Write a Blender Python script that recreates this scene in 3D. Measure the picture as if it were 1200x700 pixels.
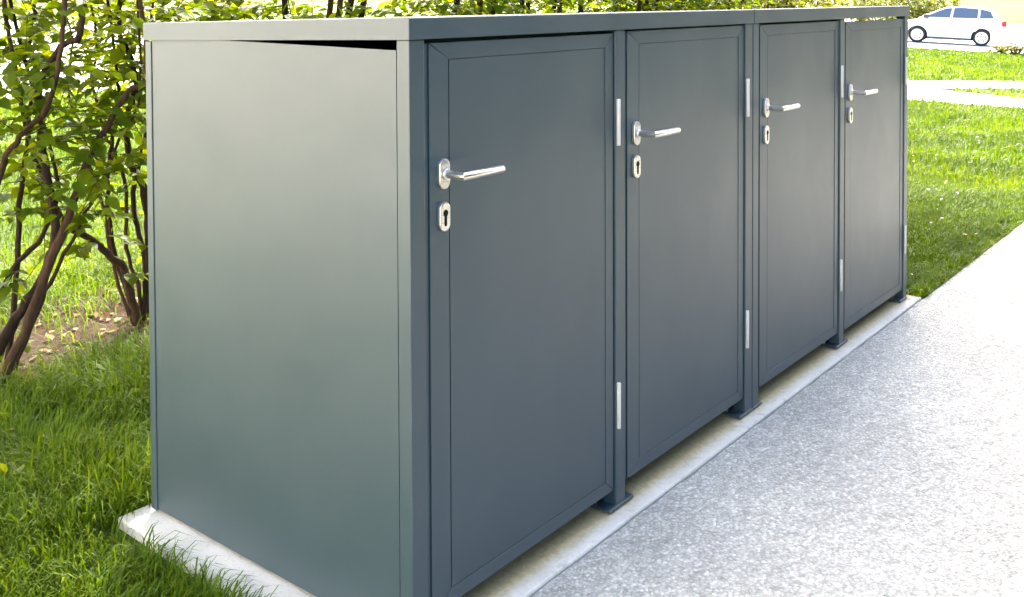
import bpy, bmesh, math, random
import numpy as np
from mathutils import Vector, Matrix
R = math.radians
rng = np.random.default_rng(7)
random.seed(7)
for o in list(bpy.data.objects):
    bpy.data.objects.remove(o)
S = bpy.context.scene
C = S.collection

# ------------------------------------------------------------------ camera
F, CX, CY = 1187.17, 585.65, 31.71          # focal length / principal point in photo pixels (1200 wide)
YAW, PIT, ROL = 0.8894, 0.0272, -0.0043
CAM = Vector((-1.4356, -1.3941, 1.3176))
FW = Vector((math.sin(YAW)*math.cos(PIT), math.cos(YAW)*math.cos(PIT), -math.sin(PIT)))
_r = Vector((math.cos(YAW), -math.sin(YAW), 0))
_u = _r.cross(FW)
RT = _r*math.cos(ROL) + _u*math.sin(ROL)
UP = -_r*math.sin(ROL) + _u*math.cos(ROL)
cd = bpy.data.cameras.new('camera')
cam = bpy.data.objects.new('camera', cd)
C.objects.link(cam)
cam.matrix_world = Matrix(((RT.x, UP.x, -FW.x, CAM.x), (RT.y, UP.y, -FW.y, CAM.y), (RT.z, UP.z, -FW.z, CAM.z), (0, 0, 0, 1)))
cd.sensor_fit = 'HORIZONTAL'
cd.sensor_width = 36
cd.lens = 36*F/1200
cd.shift_x = (600-CX)/1200
cd.shift_y = -(350-CY)/1200
cd.clip_start = 0.05
cd.clip_end = 2000
S.camera = cam

# ------------------------------------------------------------------ light
SUN_AZ, SUN_EL = 49.0, 39.0                 # azimuth from +Y towards +X: behind the hedge
w = bpy.data.worlds.new('World')
S.world = w
w.use_nodes = True
nt = w.node_tree
bg = nt.nodes['Background']
sky = nt.nodes.new('ShaderNodeTexSky')
sky.sky_type = 'NISHITA'
sky.sun_disc = False
sky.sun_elevation = R(SUN_EL)
sky.sun_rotation = R(SUN_AZ)
sky.air_density = 1.0
sky.dust_density = 6.0
sky.ozone_density = 0.15
nt.links.new(sky.outputs[0], bg.inputs[0])
bg.inputs[1].default_value = 0.15
sl = bpy.data.lights.new('sun', 'SUN')
sl.energy = 2.0
sl.angle = R(0.5)
sl.color = (1.0, 0.95, 0.86)
so = bpy.data.objects.new('sun', sl)
C.objects.link(so)
sdir = Vector((math.sin(R(SUN_AZ))*math.cos(R(SUN_EL)), math.cos(R(SUN_AZ))*math.cos(R(SUN_EL)), math.sin(R(SUN_EL))))
so.rotation_euler = (-sdir).to_track_quat('-Z', 'Y').to_euler()
so.location = sdir*30
vs = S.view_settings
vs.view_transform = 'Standard'
vs.look = 'None'
vs.gamma = 1
vs.use_curve_mapping = False
vs.exposure = 3.2
S.cycles.max_bounces = 10
S.cycles.transparent_max_bounces = 8

# ------------------------------------------------------------------ helpers
def ray(px, py):
    return FW + RT*((px-CX)/F) + UP*((CY-py)/F)
def ground(px, py, h=0.0):
    d = ray(px, py)
    return CAM + d*((h-CAM.z)/d.z)
def at(px, py, depth):
    return CAM + ray(px, py)*depth

def tag(o, label=None, cat=None, group=None, kind=None):
    if label: o['label'] = label
    if cat: o['category'] = cat
    if group: o['group'] = group
    if kind: o['kind'] = kind
    return o
def empty(name, loc, rz=0.0):
    o = bpy.data.objects.new(name, None)
    o.empty_display_size = .1
    C.objects.link(o)
    o.location = loc
    o.rotation_euler = (0, 0, rz)
    return o
def link(name, me, mat, parent=None, bevel=0, smooth=False, seg=2):
    o = bpy.data.objects.new(name, me)
    C.objects.link(o)
    if mat and not me.materials: me.materials.append(mat)
    if parent: o.parent = parent
    if smooth:
        me.polygons.foreach_set('use_smooth', [True]*len(me.polygons))
    if bevel:
        b = o.modifiers.new('bevel', 'BEVEL')
        b.width = bevel
        b.segments = seg
        b.limit_method = 'ANGLE'
        b.angle_limit = R(35)
        b.harden_normals = False
    return o
class MB:
    def __init__(s): s.v = []; s.f = []
    def add(s, vs_, fs):
        n = len(s.v)
        s.v += [tuple(v) for v in vs_]
        s.f += [tuple(i+n for i in f) for f in fs]
        return s
    def box(s, x0, x1, y0, y1, z0, z1):
        return s.add([(x0,y0,z0),(x1,y0,z0),(x1,y1,z0),(x0,y1,z0),(x0,y0,z1),(x1,y0,z1),(x1,y1,z1),(x0,y1,z1)],
                     [(3,2,1,0),(4,5,6,7),(0,1,5,4),(1,2,6,5),(2,3,7,6),(3,0,4,7)])
    def prism(s, pts, d0, d1, ax='y'):
        """pts: 2D polygon, counter-clockwise seen from the -axis side; extruded from d0 to d1 along ax"""
        n = len(pts)
        def P(p, d):
            return (p[0], d, p[1]) if ax == 'y' else ((d, p[0], p[1]) if ax == 'x' else (p[0], p[1], d))
        vs_ = [P(p, d0) for p in pts] + [P(p, d1) for p in pts]
        fs = [tuple(range(n)), tuple(range(2*n-1, n-1, -1))]
        for i in range(n):
            j = (i+1) % n
            fs.append((j, i, i+n, j+n))
        return s.add(vs_, fs)
    def tube(s, pts, rad, seg=8, cap=True):
        pts = [Vector(p) for p in pts]
        n = len(pts)
        rad = rad if hasattr(rad, '__len__') else [rad]*n
        rings = []
        up = None
        for i, p in enumerate(pts):
            t = (pts[min(i+1, n-1)]-pts[max(i-1, 0)]).normalized()
            if up is None:
                up = t.orthogonal().normalized()
            up = (up - t*up.dot(t))
            up = up.normalized() if up.length > 1e-6 else t.orthogonal().normalized()
            b = t.cross(up)
            rings.append([p + (up*math.cos(2*math.pi*k/seg) + b*math.sin(2*math.pi*k/seg))*rad[i] for k in range(seg)])
        vs_ = [v for r in rings for v in r]
        fs = []
        for i in range(n-1):
            for k in range(seg):
                a, b2 = i*seg+k, i*seg+(k+1) % seg
                fs.append((a, b2, b2+seg, a+seg))
        if cap:
            fs.append(tuple(range(seg-1, -1, -1)))
            fs.append(tuple((n-1)*seg+k for k in range(seg)))
        return s.add(vs_, fs)
    def mesh(s, name):
        me = bpy.data.meshes.new(name)
        me.from_pydata(s.v, [], s.f)
        bm = bmesh.new(); bm.from_mesh(me)
        bmesh.ops.recalc_face_normals(bm, faces=bm.faces)
        bm.to_mesh(me); bm.free()
        return me
    def build(s, name, mat, parent=None, bevel=0, smooth=False, seg=2):
        return link(name, s.mesh(name), mat, parent, bevel, smooth, seg)

def big_mesh(name, V, faces_sets, attr=None):
    """V (n,3); faces_sets: list of int arrays (m,k)"""
    me = bpy.data.meshes.new(name)
    me.vertices.add(len(V))
    me.vertices.foreach_set('co', np.ascontiguousarray(V, dtype=np.float32).ravel())
    loops = np.concatenate([f.ravel() for f in faces_sets]).astype(np.int32)
    tot = np.concatenate([np.full(len(f), f.shape[1]) for f in faces_sets]).astype(np.int32)
    start = np.concatenate([[0], np.cumsum(tot)[:-1]]).astype(np.int32)
    me.loops.add(len(loops))
    me.loops.foreach_set('vertex_index', loops)
    me.polygons.add(len(tot))
    me.polygons.foreach_set('loop_start', start)
    me.polygons.foreach_set('loop_total', tot)
    if attr is not None:
        a = me.attributes.new('rnd', 'FLOAT', 'POINT')
        a.data.foreach_set('value', np.ascontiguousarray(attr, dtype=np.float32))
    me.update(calc_edges=True)
    return me

# ------------------------------------------------------------------ materials
def mat(name, base=(.5,.5,.5), rough=.5, metal=0.0, spec=.5):
    m = bpy.data.materials.new(name)
    m.use_nodes = True
    b = m.node_tree.nodes['Principled BSDF']
    b.inputs['Base Color'].default_value = (*base, 1)
    b.inputs['Roughness'].default_value = rough
    b.inputs['Metallic'].default_value = metal
    b.inputs['Specular IOR Level'].default_value = spec
    return m, m.node_tree, b
def N(t, typ, **kw):
    n = t.nodes.new(typ)
    for k, v in kw.items():
        if k.startswith('i_'): n.inputs[k[2:].replace('_', ' ')].default_value = v
        else: setattr(n, k, v)
    return n
def noise(t, co, scale, detail=4, rough=.55, dist=0.0):
    n = N(t, 'ShaderNodeTexNoise')
    n.inputs['Scale'].default_value = scale
    n.inputs['Detail'].default_value = detail
    n.inputs['Roughness'].default_value = rough
    n.inputs['Distortion'].default_value = dist
    if co is not None: t.links.new(co, n.inputs['Vector'])
    return n.outputs['Fac']
def ramp(t, fac, stops):
    n = N(t, 'ShaderNodeValToRGB')
    e = n.color_ramp.elements
    while len(e) < len(stops): e.new(.5)
    for i, (p, c) in enumerate(stops):
        e[i].position = p
        e[i].color = (*c, 1) if len(c) == 3 else c
    t.links.new(fac, n.inputs[0])
    return n.outputs[0]
def mixc(t, fac, a, b, mode='MIX'):
    n = N(t, 'ShaderNodeMix', data_type='RGBA', blend_type=mode)
    for sock, v in ((n.inputs[0], fac), (n.inputs[6], a), (n.inputs[7], b)):
        if isinstance(v, (int, float)): sock.default_value = v
        elif isinstance(v, tuple): sock.default_value = (*v, 1)
        else: t.links.new(v, sock)
    return n.outputs[2]
def math_(t, op, a, b=None, clamp=False):
    n = N(t, 'ShaderNodeMath', operation=op, use_clamp=clamp)
    for i, v in enumerate((a, b)):
        if v is None: continue
        if isinstance(v, (int, float)): n.inputs[i].default_value = v
        else: t.links.new(v, n.inputs[i])
    return n.outputs[0]
def coords(t, kind='Object'):
    return N(t, 'ShaderNodeTexCoord').outputs[kind]
def worldpos(t):
    return N(t, 'ShaderNodeNewGeometry').outputs['Position']
def bump(t, b, h, strength, dist=.01):
    n = N(t, 'ShaderNodeBump')
    n.inputs['Strength'].default_value = strength
    n.inputs['Distance'].default_value = dist
    t.links.new(h, n.inputs['Height'])
    t.links.new(n.outputs[0], b.inputs['Normal'])

def m_paint():
    m, t, b = mat('anthracite_powder_coat', (.040, .050, .057), .36, 0, .8)
    b.inputs['Coat Weight'].default_value = .45
    b.inputs['Coat Roughness'].default_value = .42
    co = worldpos(t)
    n1 = noise(t, co, 2.3, 4)
    t.links.new(ramp(t, n1, [(.3, (.009, .032, .046)), (.7, (.012, .037, .052))]), b.inputs['Base Color'])
    n2 = noise(t, co, 9, 5, .65)
    t.links.new(math_(t, 'ADD', math_(t, 'MULTIPLY', n2, .08), .46), b.inputs['Roughness'])
    n3 = noise(t, co, 420, 2)
    n4 = noise(t, co, 2.6, 2, .4)
    bump(t, b, math_(t, 'ADD', math_(t, 'MULTIPLY', n3, .002), n4), 1.0, .013)
    return m
def m_steel():
    m, t, b = mat('brushed_stainless_steel', (.66, .64, .61), .3, 1.0)
    co = coords(t)
    mp = N(t, 'ShaderNodeMapping')
    mp.inputs['Scale'].default_value = (30, 600, 600)
    t.links.new(co, mp.inputs[0])
    n = noise(t, mp.outputs[0], 1.0, 3)
    t.links.new(math_(t, 'ADD', math_(t, 'MULTIPLY', n, .2), .2), b.inputs['Roughness'])
    return m
def m_concrete():
    m, t, b = mat('weathered_concrete', (.42, .41, .39), .85, 0, .3)
    co = worldpos(t)
    c1 = ramp(t, noise(t, co, 6, 6, .65), [(.3, (.50, .49, .45)), (.7, (.64, .625, .58))])
    sp = ramp(t, noise(t, co, 130, 3, .6), [(.30, (.65, .64, .62)), (.46, (1, 1, 1))])
    c2 = mixc(t, .5, c1, sp, 'MULTIPLY')
    st = noise(t, co, 14, 6, .75, .6)
    c3 = mixc(t, math_(t, 'MULTIPLY', ramp(t, st, [(.56, (0, 0, 0)), (.72, (1, 1, 1))]), .55), c2, (.16, .155, .15))
    t.links.new(c3, b.inputs['Base Color'])
    h = math_(t, 'ADD', noise(t, co, 90, 5, .7), math_(t, 'MULTIPLY', noise(t, co, 9, 3), 1.5))
    bump(t, b, h, .5, .004)
    return m
def m_slab():
    m = m_concrete()
    m.name = 'slab_concrete'
    t = m.node_tree
    b = t.nodes['Principled BSDF']
    src = b.inputs['Base Color'].links[0].from_socket
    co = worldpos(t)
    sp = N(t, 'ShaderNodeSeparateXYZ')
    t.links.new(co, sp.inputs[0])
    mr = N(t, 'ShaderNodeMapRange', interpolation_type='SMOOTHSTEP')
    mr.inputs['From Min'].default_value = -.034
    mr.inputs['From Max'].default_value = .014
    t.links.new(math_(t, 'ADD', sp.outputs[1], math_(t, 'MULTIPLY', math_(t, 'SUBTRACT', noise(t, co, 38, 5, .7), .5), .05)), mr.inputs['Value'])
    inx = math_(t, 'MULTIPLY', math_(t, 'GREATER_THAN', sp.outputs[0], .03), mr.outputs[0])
    sand_shade = ramp(t, noise(t, co, 60, 6, .75), [(.3, (.26, .205, .085)), (.7, (.46, .385, .20))])  # sandy tone with the soft shade under the doors painted in
    t.links.new(mixc(t, math_(t, 'MULTIPLY', inx, .9), src, sand_shade), b.inputs['Base Color'])
    return m
def m_asphalt():
    m, t, b = mat('pale_worn_asphalt', (.3, .3, .3), .8, 0, .35)
    co = worldpos(t)
    v = N(t, 'ShaderNodeTexVoronoi', feature='F1')
    v.inputs['Scale'].default_value = 115
    t.links.new(co, v.inputs['Vector'])
    sep = N(t, 'ShaderNodeSeparateColor')
    t.links.new(v.outputs['Color'], sep.inputs[0])
    chip = ramp(t, sep.outputs[0], [(0, (.31, .315, .295)), (.4, (.39, .396, .374)), (.8, (.45, .456, .432)), (1, (.57, .575, .545))])
    gap = ramp(t, v.outputs['Distance'], [(.35, (1, 1, 1)), (.75, (.66, .66, .655))])
    c = mixc(t, .75, chip, gap, 'MULTIPLY')
    big = ramp(t, noise(t, co, 1.4, 5, .6), [(.3, (.88, .88, .89)), (.7, (1.14, 1.13, 1.11))])
    c = mixc(t, 1.0, c, big, 'MULTIPLY')
    mid = ramp(t, noise(t, co, 22, 4, .7), [(.33, (.86, .86, .85)), (.6, (1.06, 1.06, 1.06))])
    c = mixc(t, 1.0, c, mid, 'MULTIPLY')
    t.links.new(c, b.inputs['Base Color'])
    inv = math_(t, 'SUBTRACT', 1.0, v.outputs['Distance'])
    h = math_(t, 'ADD', math_(t, 'MULTIPLY', inv, math_(t, 'ADD', sep.outputs[1], .3)), math_(t, 'MULTIPLY', noise(t, co, 30, 4, .7), 1.2))
    bump(t, b, h, 1.0, .006)
    return m
def m_sand():
    m, t, b = mat('damp_sand', (.3, .25, .16), .95, 0, .2)
    co = worldpos(t)
    c = ramp(t, noise(t, co, 40, 6, .75), [(.3, (.20, .165, .10)), (.7, (.40, .345, .235))])
    t.links.new(c, b.inputs['Base Color'])
    bump(t, b, noise(t, co, 160, 4, .7), .8, .005)
    return m
def m_ground():
    m, t, b = mat('lawn_soil', (.05, .08, .02), .95, 0, .1)
    co = worldpos(t)
    n1 = noise(t, co, 1.1, 6, .6)
    n2 = noise(t, co, 16, 6, .75)
    g = ramp(t, n2, [(.25, (.035, .058, .010)), (.5, (.075, .125, .018)), (.75, (.13, .20, .03))])
    s_ = ramp(t, n2, [(.3, (.045, .032, .020)), (.7, (.11, .08, .045))])
    c = mixc(t, math_(t, 'MULTIPLY', ramp(t, n1, [(.56, (0, 0, 0)), (.70, (1, 1, 1))]), .35), g, s_)
    t.links.new(c, b.inputs['Base Color'])
    bump(t, b, math_(t, 'ADD', noise(t, co, 70, 5, .8), noise(t, co, 8, 3)), 1.0, .03)
    return m
def m_soil():
    m, t, b = mat('dry_earth', (.08, .05, .03), .95, 0, .1)
    co = worldpos(t)
    n2 = noise(t, co, 22, 7, .8)
    t.links.new(ramp(t, n2, [(.3, (.028, .016, .009)), (.55, (.065, .038, .022)), (.8, (.12, .075, .045))]), b.inputs['Base Color'])
    bump(t, b, noise(t, co, 45, 6, .8), 1.0, .03)
    return m
def m_pave():
    m, t, b = mat('pale_pavement', (.42, .41, .39), .85, 0, .3)
    co = worldpos(t)
    c = ramp(t, noise(t, co, 3, 6, .7), [(.3, (.38, .37, .35)), (.7, (.50, .49, .47))])
    t.links.new(c, b.inputs['Base Color'])
    bump(t, b, noise(t, co, 40, 4), .4, .005)
    return m
def m_leafy(name, dark, mid, light, trans=.45, rough=.5, tint=1.35, patch=2.0, spec=.14):
    m = bpy.data.materials.new(name)
    m.use_nodes = True
    t = m.node_tree
    b = t.nodes['Principled BSDF']
    at_ = N(t, 'ShaderNodeAttribute', attribute_name='rnd')
    c = ramp(t, at_.outputs['Fac'], [(0, dark), (.5, mid), (1, light)])
    big = ramp(t, noise(t, worldpos(t), patch, 3, .6), [(.3, (.78, .82, .8)), (.7, (1.2, 1.12, 1.0))])
    c = mixc(t, 1.0, c, big, 'MULTIPLY')
    t.links.new(c, b.inputs['Base Color'])
    b.inputs['Roughness'].default_value = rough
    b.inputs['Specular IOR Level'].default_value = spec
    tr = N(t, 'ShaderNodeBsdfTranslucent')
    t.links.new(mixc(t, 1.0, c, (tint*1.15, tint, tint*.35), 'MULTIPLY'), tr.inputs[0])
    mx = N(t, 'ShaderNodeMixShader')
    mx.inputs[0].default_value = trans
    t.links.new(b.outputs[0], mx.inputs[1])
    t.links.new(tr.outputs[0], mx.inputs[2])
    t.links.new(mx.outputs[0], t.nodes['Material Output'].inputs[0])
    return m
def m_bark(name, c0, c1):
    m, t, b = mat(name, c0, .9, 0, .2)
    co = worldpos(t)
    mp = N(t, 'ShaderNodeMapping')
    mp.inputs['Scale'].default_value = (1, 1, .22)
    t.links.new(co, mp.inputs[0])
    n = noise(t, mp.outputs[0], 75, 6, .75, .4)
    t.links.new(ramp(t, n, [(.3, c0), (.7, c1)]), b.inputs['Base Color'])
    bump(t, b, n, .9, .006)
    return m
def m_simple(name, base, rough, metal=0, spec=.5, vary=.12, scale=40):
    m, t, b = mat(name, base, rough, metal, spec)
    n = noise(t, coords(t), scale, 4)
    lo = tuple(c*(1-vary) for c in base); hi = tuple(min(1, c*(1+vary)) for c in base)
    t.links.new(ramp(t, n, [(.3, lo), (.7, hi)]), b.inputs['Base Color'])
    return m

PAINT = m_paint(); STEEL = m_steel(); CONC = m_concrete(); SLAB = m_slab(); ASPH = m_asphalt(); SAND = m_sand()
GROUND = m_ground(); SOIL = m_soil(); PAVE = m_pave()
LEAF = m_leafy('shrub_leaf', (.050, .095, .004), (.095, .155, .005), (.16, .205, .008), .60, .5, 1.6)
LEAFY = m_leafy('pale_shrub_leaf', (.07, .10, .012), (.11, .14, .015), (.16, .17, .02), .5, .45)
GRASS = m_leafy('grass_blade', (.045, .098, .003), (.080, .152, .004), (.14, .205, .008), .42, .6, 1.3, 1.3)
LITTER = m_leafy('dry_leaf', (.09, .05, .025), (.16, .10, .05), (.30, .21, .11), .15, .8, 1.0)
PETAL = m_leafy('pale_petal', (.55, .45, .35), (.7, .62, .5), (.8, .75, .7), .3, .6, .8)
BARK = m_bark('brown_bark', (.022, .013, .008), (.085, .046, .024))
BARK2 = m_bark('dark_bark', (.014, .009, .006), (.048, .028, .016))
BLACK = m_simple('black_void', (.006, .006, .006), .8, 0, .2)
RUBBER = m_simple('black_rubber', (.02, .02, .02), .8, 0, .3)
SEAL = m_simple('dark_joint', (.03, .03, .03), .9, 0, .2)
CARW = m_simple('white_car_paint', (.78, .78, .78), .25, 0, .5, .01)
GLASSD = m_simple('tinted_car_glass', (.05, .07, .11), .06, 0, .8, .05)
ALLOY = m_simple('silver_wheel', (.62, .62, .62), .35, .6, .5, .05)
REDL = m_simple('red_tail_lamp', (.35, .02, .02), .2, 0, .6, .05)
CLEARL = m_simple('clear_head_lamp', (.6, .62, .65), .1, 0, .8, .05)
GREYP = m_simple('grey_car_trim', (.06, .06, .065), .6, 0, .4)

# ------------------------------------------------------------------ setting
L, D = 3.1034, 0.9356
A, W_, B_, CC = .0464, .7016, .0512, .1018
def sheet(name, pts, z, m, sub=0):
    me = bpy.data.meshes.new(name)
    me.from_pydata([(x, y, z) for x, y in pts], [], [tuple(range(len(pts)))])
    o = link(name, me, m)
    tag(o, kind='structure')
    return o
GZ = -.026
CAR_F, CAR_R = at(1074, 50.5, 39.6), at(1149.5, 55, 38.6)
_cd = Vector((CAR_F.x-CAR_R.x, CAR_F.y-CAR_R.y)).normalized()
_cm = (CAR_F+CAR_R)/2
_cs = (CAR_F.z-CAR_R.z)/math.hypot(CAR_F.x-CAR_R.x, CAR_F.y-CAR_R.y)
def hz(x_, y_):
    """height of the terrain above the lawn level: it dips gently towards the road"""
    x_ = np.asarray(x_, float); y_ = np.asarray(y_, float)
    q = np.clip((x_-17)/10, 0, 1); q = q*q*(3-2*q)
    t_ = (x_-_cm.x)*_cd.x+(y_-_cm.y)*_cd.y
    return q*((_cm.z-GZ-.012)+_cs*4*np.tanh(t_/4))
def grid(name, fx, us, vs__, m_, dz):
    U, V_ = np.meshgrid(us, vs__, indexing='ij')
    X_, Y_ = fx(U, V_)
    P_ = np.stack([X_, Y_, hz(X_, Y_)+dz], -1).reshape(-1, 3)
    nu, nv = len(us), len(vs__)
    i = (np.arange(nu-1)[:, None]*nv+np.arange(nv-1)[None]).ravel()
    me = big_mesh(name, P_, [np.stack([i, i+nv, i+nv+1, i+1], 1)])
    o = link(name, me, m_, None, 0, True)
    tag(o, kind='structure')
    return o
def lines(*seg):
    out = []
    for a_, b_, st in seg: out += list(np.arange(a_, b_, st))
    return np.array(out+[seg[-1][1]])
grid('ground', lambda u, v_: (u, v_), lines((-400, -20, 60), (-20, 16, 9), (16, 60, .5), (60, 100, 8), (100, 600, 60)),
     lines((-400, -40, 60), (-40, -16, 6), (-16, 46, .5), (46, 100, 8), (100, 600, 60)), GROUND, GZ)
# footpath with a slightly wavering edge towards the lawn and the slab
EDGE = -.046
pts = [(-30, -2.9), (40, -2.9), (40, EDGE-.05)]
xs = np.linspace(9, L+.09, 60)
pts += [(x, EDGE-.05+rng.uniform(-.006, .006)) for x in xs]
xs = np.linspace(L+.06, -.06, 60)
pts += [(x, EDGE-.006+rng.uniform(-.004, .003)) for x in xs]
pts += [(-.12, EDGE-.02), (-30, EDGE-.02)]
o = MB().prism(pts, -.06, -.006, 'z').build('footpath', ASPH)
tag(o, kind='structure')
# narrow flush edging between the lawn and the path beyond the slab, in separate lengths
eg = empty('path_edging', (L+.075, EDGE-.025, GZ))
tag(eg, kind='structure')
x = 0.0
me = None
for i in range(14):
    ln = .995
    o = MB().box(x, x+ln, -.024, .022, -.05, .018+rng.uniform(-.003, .002)).build('edging_stone', CONC, eg, .004)
    x += 1.0
# concrete slab (a ring wide enough to stand the shelter on) with sandy tone and under-door shade painted in
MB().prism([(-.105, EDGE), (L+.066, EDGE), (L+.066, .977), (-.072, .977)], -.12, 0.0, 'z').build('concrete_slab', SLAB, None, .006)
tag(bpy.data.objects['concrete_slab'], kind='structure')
# bare earth below the hedge
pts = []
for k in range(90):
    a = 2*math.pi*k/90
    rx, ry = 5.6, .75
    q = 1+.10*math.sin(5*a+1)+.08*math.sin(11*a)+.05*math.sin(23*a+2)
    pts.append((4.6+rx*math.cos(a)*(1+.02*math.sin(9*a)), 2.5+ry*math.sin(a)*q))
sheet('hedge_bed', pts, GZ+.005, SOIL)
# pale paths crossing the lawn, the road with the parked car, and paving behind the hedge
sheet('lawn_path', [(15.4, 3.76), (14.05, 3.19), (14.78, 1.95), (19.4, -6.0), (21.0, -5.6), (16.28, 2.26)], GZ+.006, PAVE)
sheet('lawn_path', [(14.05, 3.19), (13.25, 1.63), (9.6, -5.5), (8.2, -5.0), (11.89, 1.35), (12.13, 2.76), (12.6, 5.0), (14.2, 12.0), (16.2, 12.0), (15.4, 3.76)], GZ+.010, PAVE)
grid('worn_footpath', lambda u, v_: (19.6+v_*1.0+.35*np.sin(u*1.3), 4.3+u), np.linspace(0, 4.5, 12), np.linspace(0, 1, 3), PAVE, GZ+.03)
_rn = Vector((_cd.y, -_cd.x))
grid('road', lambda u, v_: (_cm.x+_cd.x*u+_rn.x*v_, _cm.y+_cd.y*u+_rn.y*v_), lines((-9, 26, .5)), lines((-4.3, 40, .5)), PAVE, GZ+.03)
sheet('bounce_paving', [(-7.8, -3.2), (-1.9, -3.2), (-1.9, EDGE-.03), (-2.6, .4), (-3.0, 2.5), (-3.2, 13), (-7.8, 13)], GZ+.008, PAVE)  # unseen pale paving added to brighten what the end panel reflects
sheet('forecourt', [(-30, 13), (9, 12.5), (12, 12), (17, 12), (30, 30), (40, 70), (-30, 70)], GZ+.008, PAVE)

# ------------------------------------------------------------------ the shelter
SH = empty('bin_shelter', (0, 0, 0))
tag(SH, 'anthracite metal bin shelter with four lever-handled doors standing on concrete slab', 'bin shelter')
Zt, Zb, Hf, Hb = 1.235, .0556, 1.2825, 1.2615
slope = (Hb-Hf)/D
def lid_z(y): return Hf + slope*y
X1 = A; X1r = A+W_; X2 = X1r+B_; X2r = X2+W_; X3 = X2r+CC; X3r = X3+W_; X4 = X3r+B_; X4r = X4+W_
SEAM = X2r+CC*.53
# front posts
def post(x0, x1, y0, y1, z0, z1, plate=True, py=(-.004, .075), px=(-.035, .035)):
    o = MB().box(x0, x1, y0, y1, z0, z1).build('post', PAINT, SH, .0025)
    if plate:
        p = MB().box(x0+px[0], x1+px[1], py[0], py[1], .004, .012).build('base_plate', PAINT, o, .0015)
        for bx in (x0+px[0]+.014, x1+px[1]-.014):
            m_ = MB()
            m_.tube([(bx, .052, .012), (bx, .052, .026)], .006, 6)
            m_.build('bolt', STEEL, o)
    return o
ptop = Zt + .0035
post(0, A-.003, 0, .036, .008, ptop, False)
post(X1r+.003, X2-.003, 0, .04, .010, ptop)
post(X2r+.003, SEAM-.0022, 0, .04, .010, ptop, True, px=(-.04, .0))
post(SEAM+.0022, X3-.003, 0, .04, .010, ptop, True, px=(0, .02))
post(X3r+.003, X4-.003, 0, .04, .010, ptop)
post(X4r+.003, L, 0, .036, .010, ptop, True, px=(-.05, .0))
post(0, .03, .910, D, .008, lid_z(.92)-.047, False)
post(L-.03, L, .910, D, .008, lid_z(.92)-.047, False)
post(SEAM-.03, SEAM+.03, .906, D-.004, .008, lid_z(.92)-.05, False)
# lids: sheet-metal trays, one for each half, sloping to the back
def lid(x0, x1):
    y0, y1, t, h = -.004, D+.004, .002, .044
    m_ = MB()
    def blk(xa, xb, ya, yb, top, bot):
        vs_ = []
        for off in (bot, top):
            for (xx, yy) in ((xa, ya), (xb, ya), (xb, yb), (xa, yb)):
                vs_.append((xx, yy, lid_z(yy)+off))
        m_.add(vs_, [(3,2,1,0),(4,5,6,7),(0,1,5,4),(1,2,6,5),(2,3,7,6),(3,0,4,7)])
    bm = bmesh.new()
    V = []
    for off in (-h, 0):
        for (xx, yy) in ((x0, y0), (x1, y0), (x1, y1), (x0, y1)):
            V.append(bm.verts.new((xx, yy, lid_z(yy)+off)))
    for f in ((4,5,6,7),(0,1,5,4),(1,2,6,5),(2,3,7,6),(3,0,4,7)):
        bm.faces.new([V[i] for i in f])
    es = [e for e in bm.edges if len(e.link_faces) == 2]
    bmesh.ops.bevel(bm, geom=es, offset=.0035, segments=3, affect='EDGES', profile=.6)
    me = bpy.data.meshes.new('lid'); bm.to_mesh(me); bm.free()
    o = link('lid', me, PAINT, SH)
    so_ = o.modifiers.new('thickness', 'SOLIDIFY'); so_.thickness = .0018; so_.offset = -1
    return o
lid(-.004, SEAM-.0012); lid(SEAM+.0012, L+.004)
# inner rail that closes the joint behind the fascia
MB().box(.03, SEAM-.004, .042, .062, Zt-.012, Zt+.032).build('head_rail', PAINT, SH)
MB().box(SEAM+.004, X4-.012, .042, .062, Zt-.012, Zt+.03).build('head_rail', PAINT, SH)
# side panels; the near one has slipped and leaves a dark wedge below the lid
def panel(x0, x1, ztop):
    ya, yb = .0395, .9086
    m_ = MB()
    m_.add([(x0, ya, .012), (x1, ya, .012), (x1, yb, .012), (x0, yb, .012), (x0, ya, ztop(ya)), (x1, ya, ztop(ya)), (x1, yb, ztop(yb)), (x0, yb, ztop(yb))],
           [(3,2,1,0),(4,5,6,7),(0,1,5,4),(1,2,6,5),(2,3,7,6),(3,0,4,7)])
    return m_.build('side_panel', PAINT, SH, .0008)
p = panel(.003, .006, lambda y: 1.2165+(y-.034)*.0143)
p['label'] = 'end panel slipped at its top, leaving a dark wedge-shaped gap'
panel(L-.006, L-.003, lambda y: 1.185)
MB().box(.031, SEAM-.031, D-.008, D-.005, .05, Hb-.006).build('back_panel', PAINT, SH)
MB().box(SEAM+.031, L-.031, D-.008, D-.005, .05, Hb-.075).build('back_panel', PAINT, SH)
MB().box(SEAM-.0015, SEAM+.0015, .042, .90, .05, 1.25).build('partition', PAINT, SH)
# doors: built once, copied for the others
GAP = .0035
def frame_piece(poly, y0, y1): return MB().prism(poly, y0, y1, 'y').mesh('frame')
dw, dz0, dz1 = W_-2*GAP*.6, Zb, Zt-GAP
lw, rw, tw, bw, lip = .0705, .0355, .0345, .031, .0125
g = .0013
door_meshes = {}
def xz(*p): return list(p)
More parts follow.
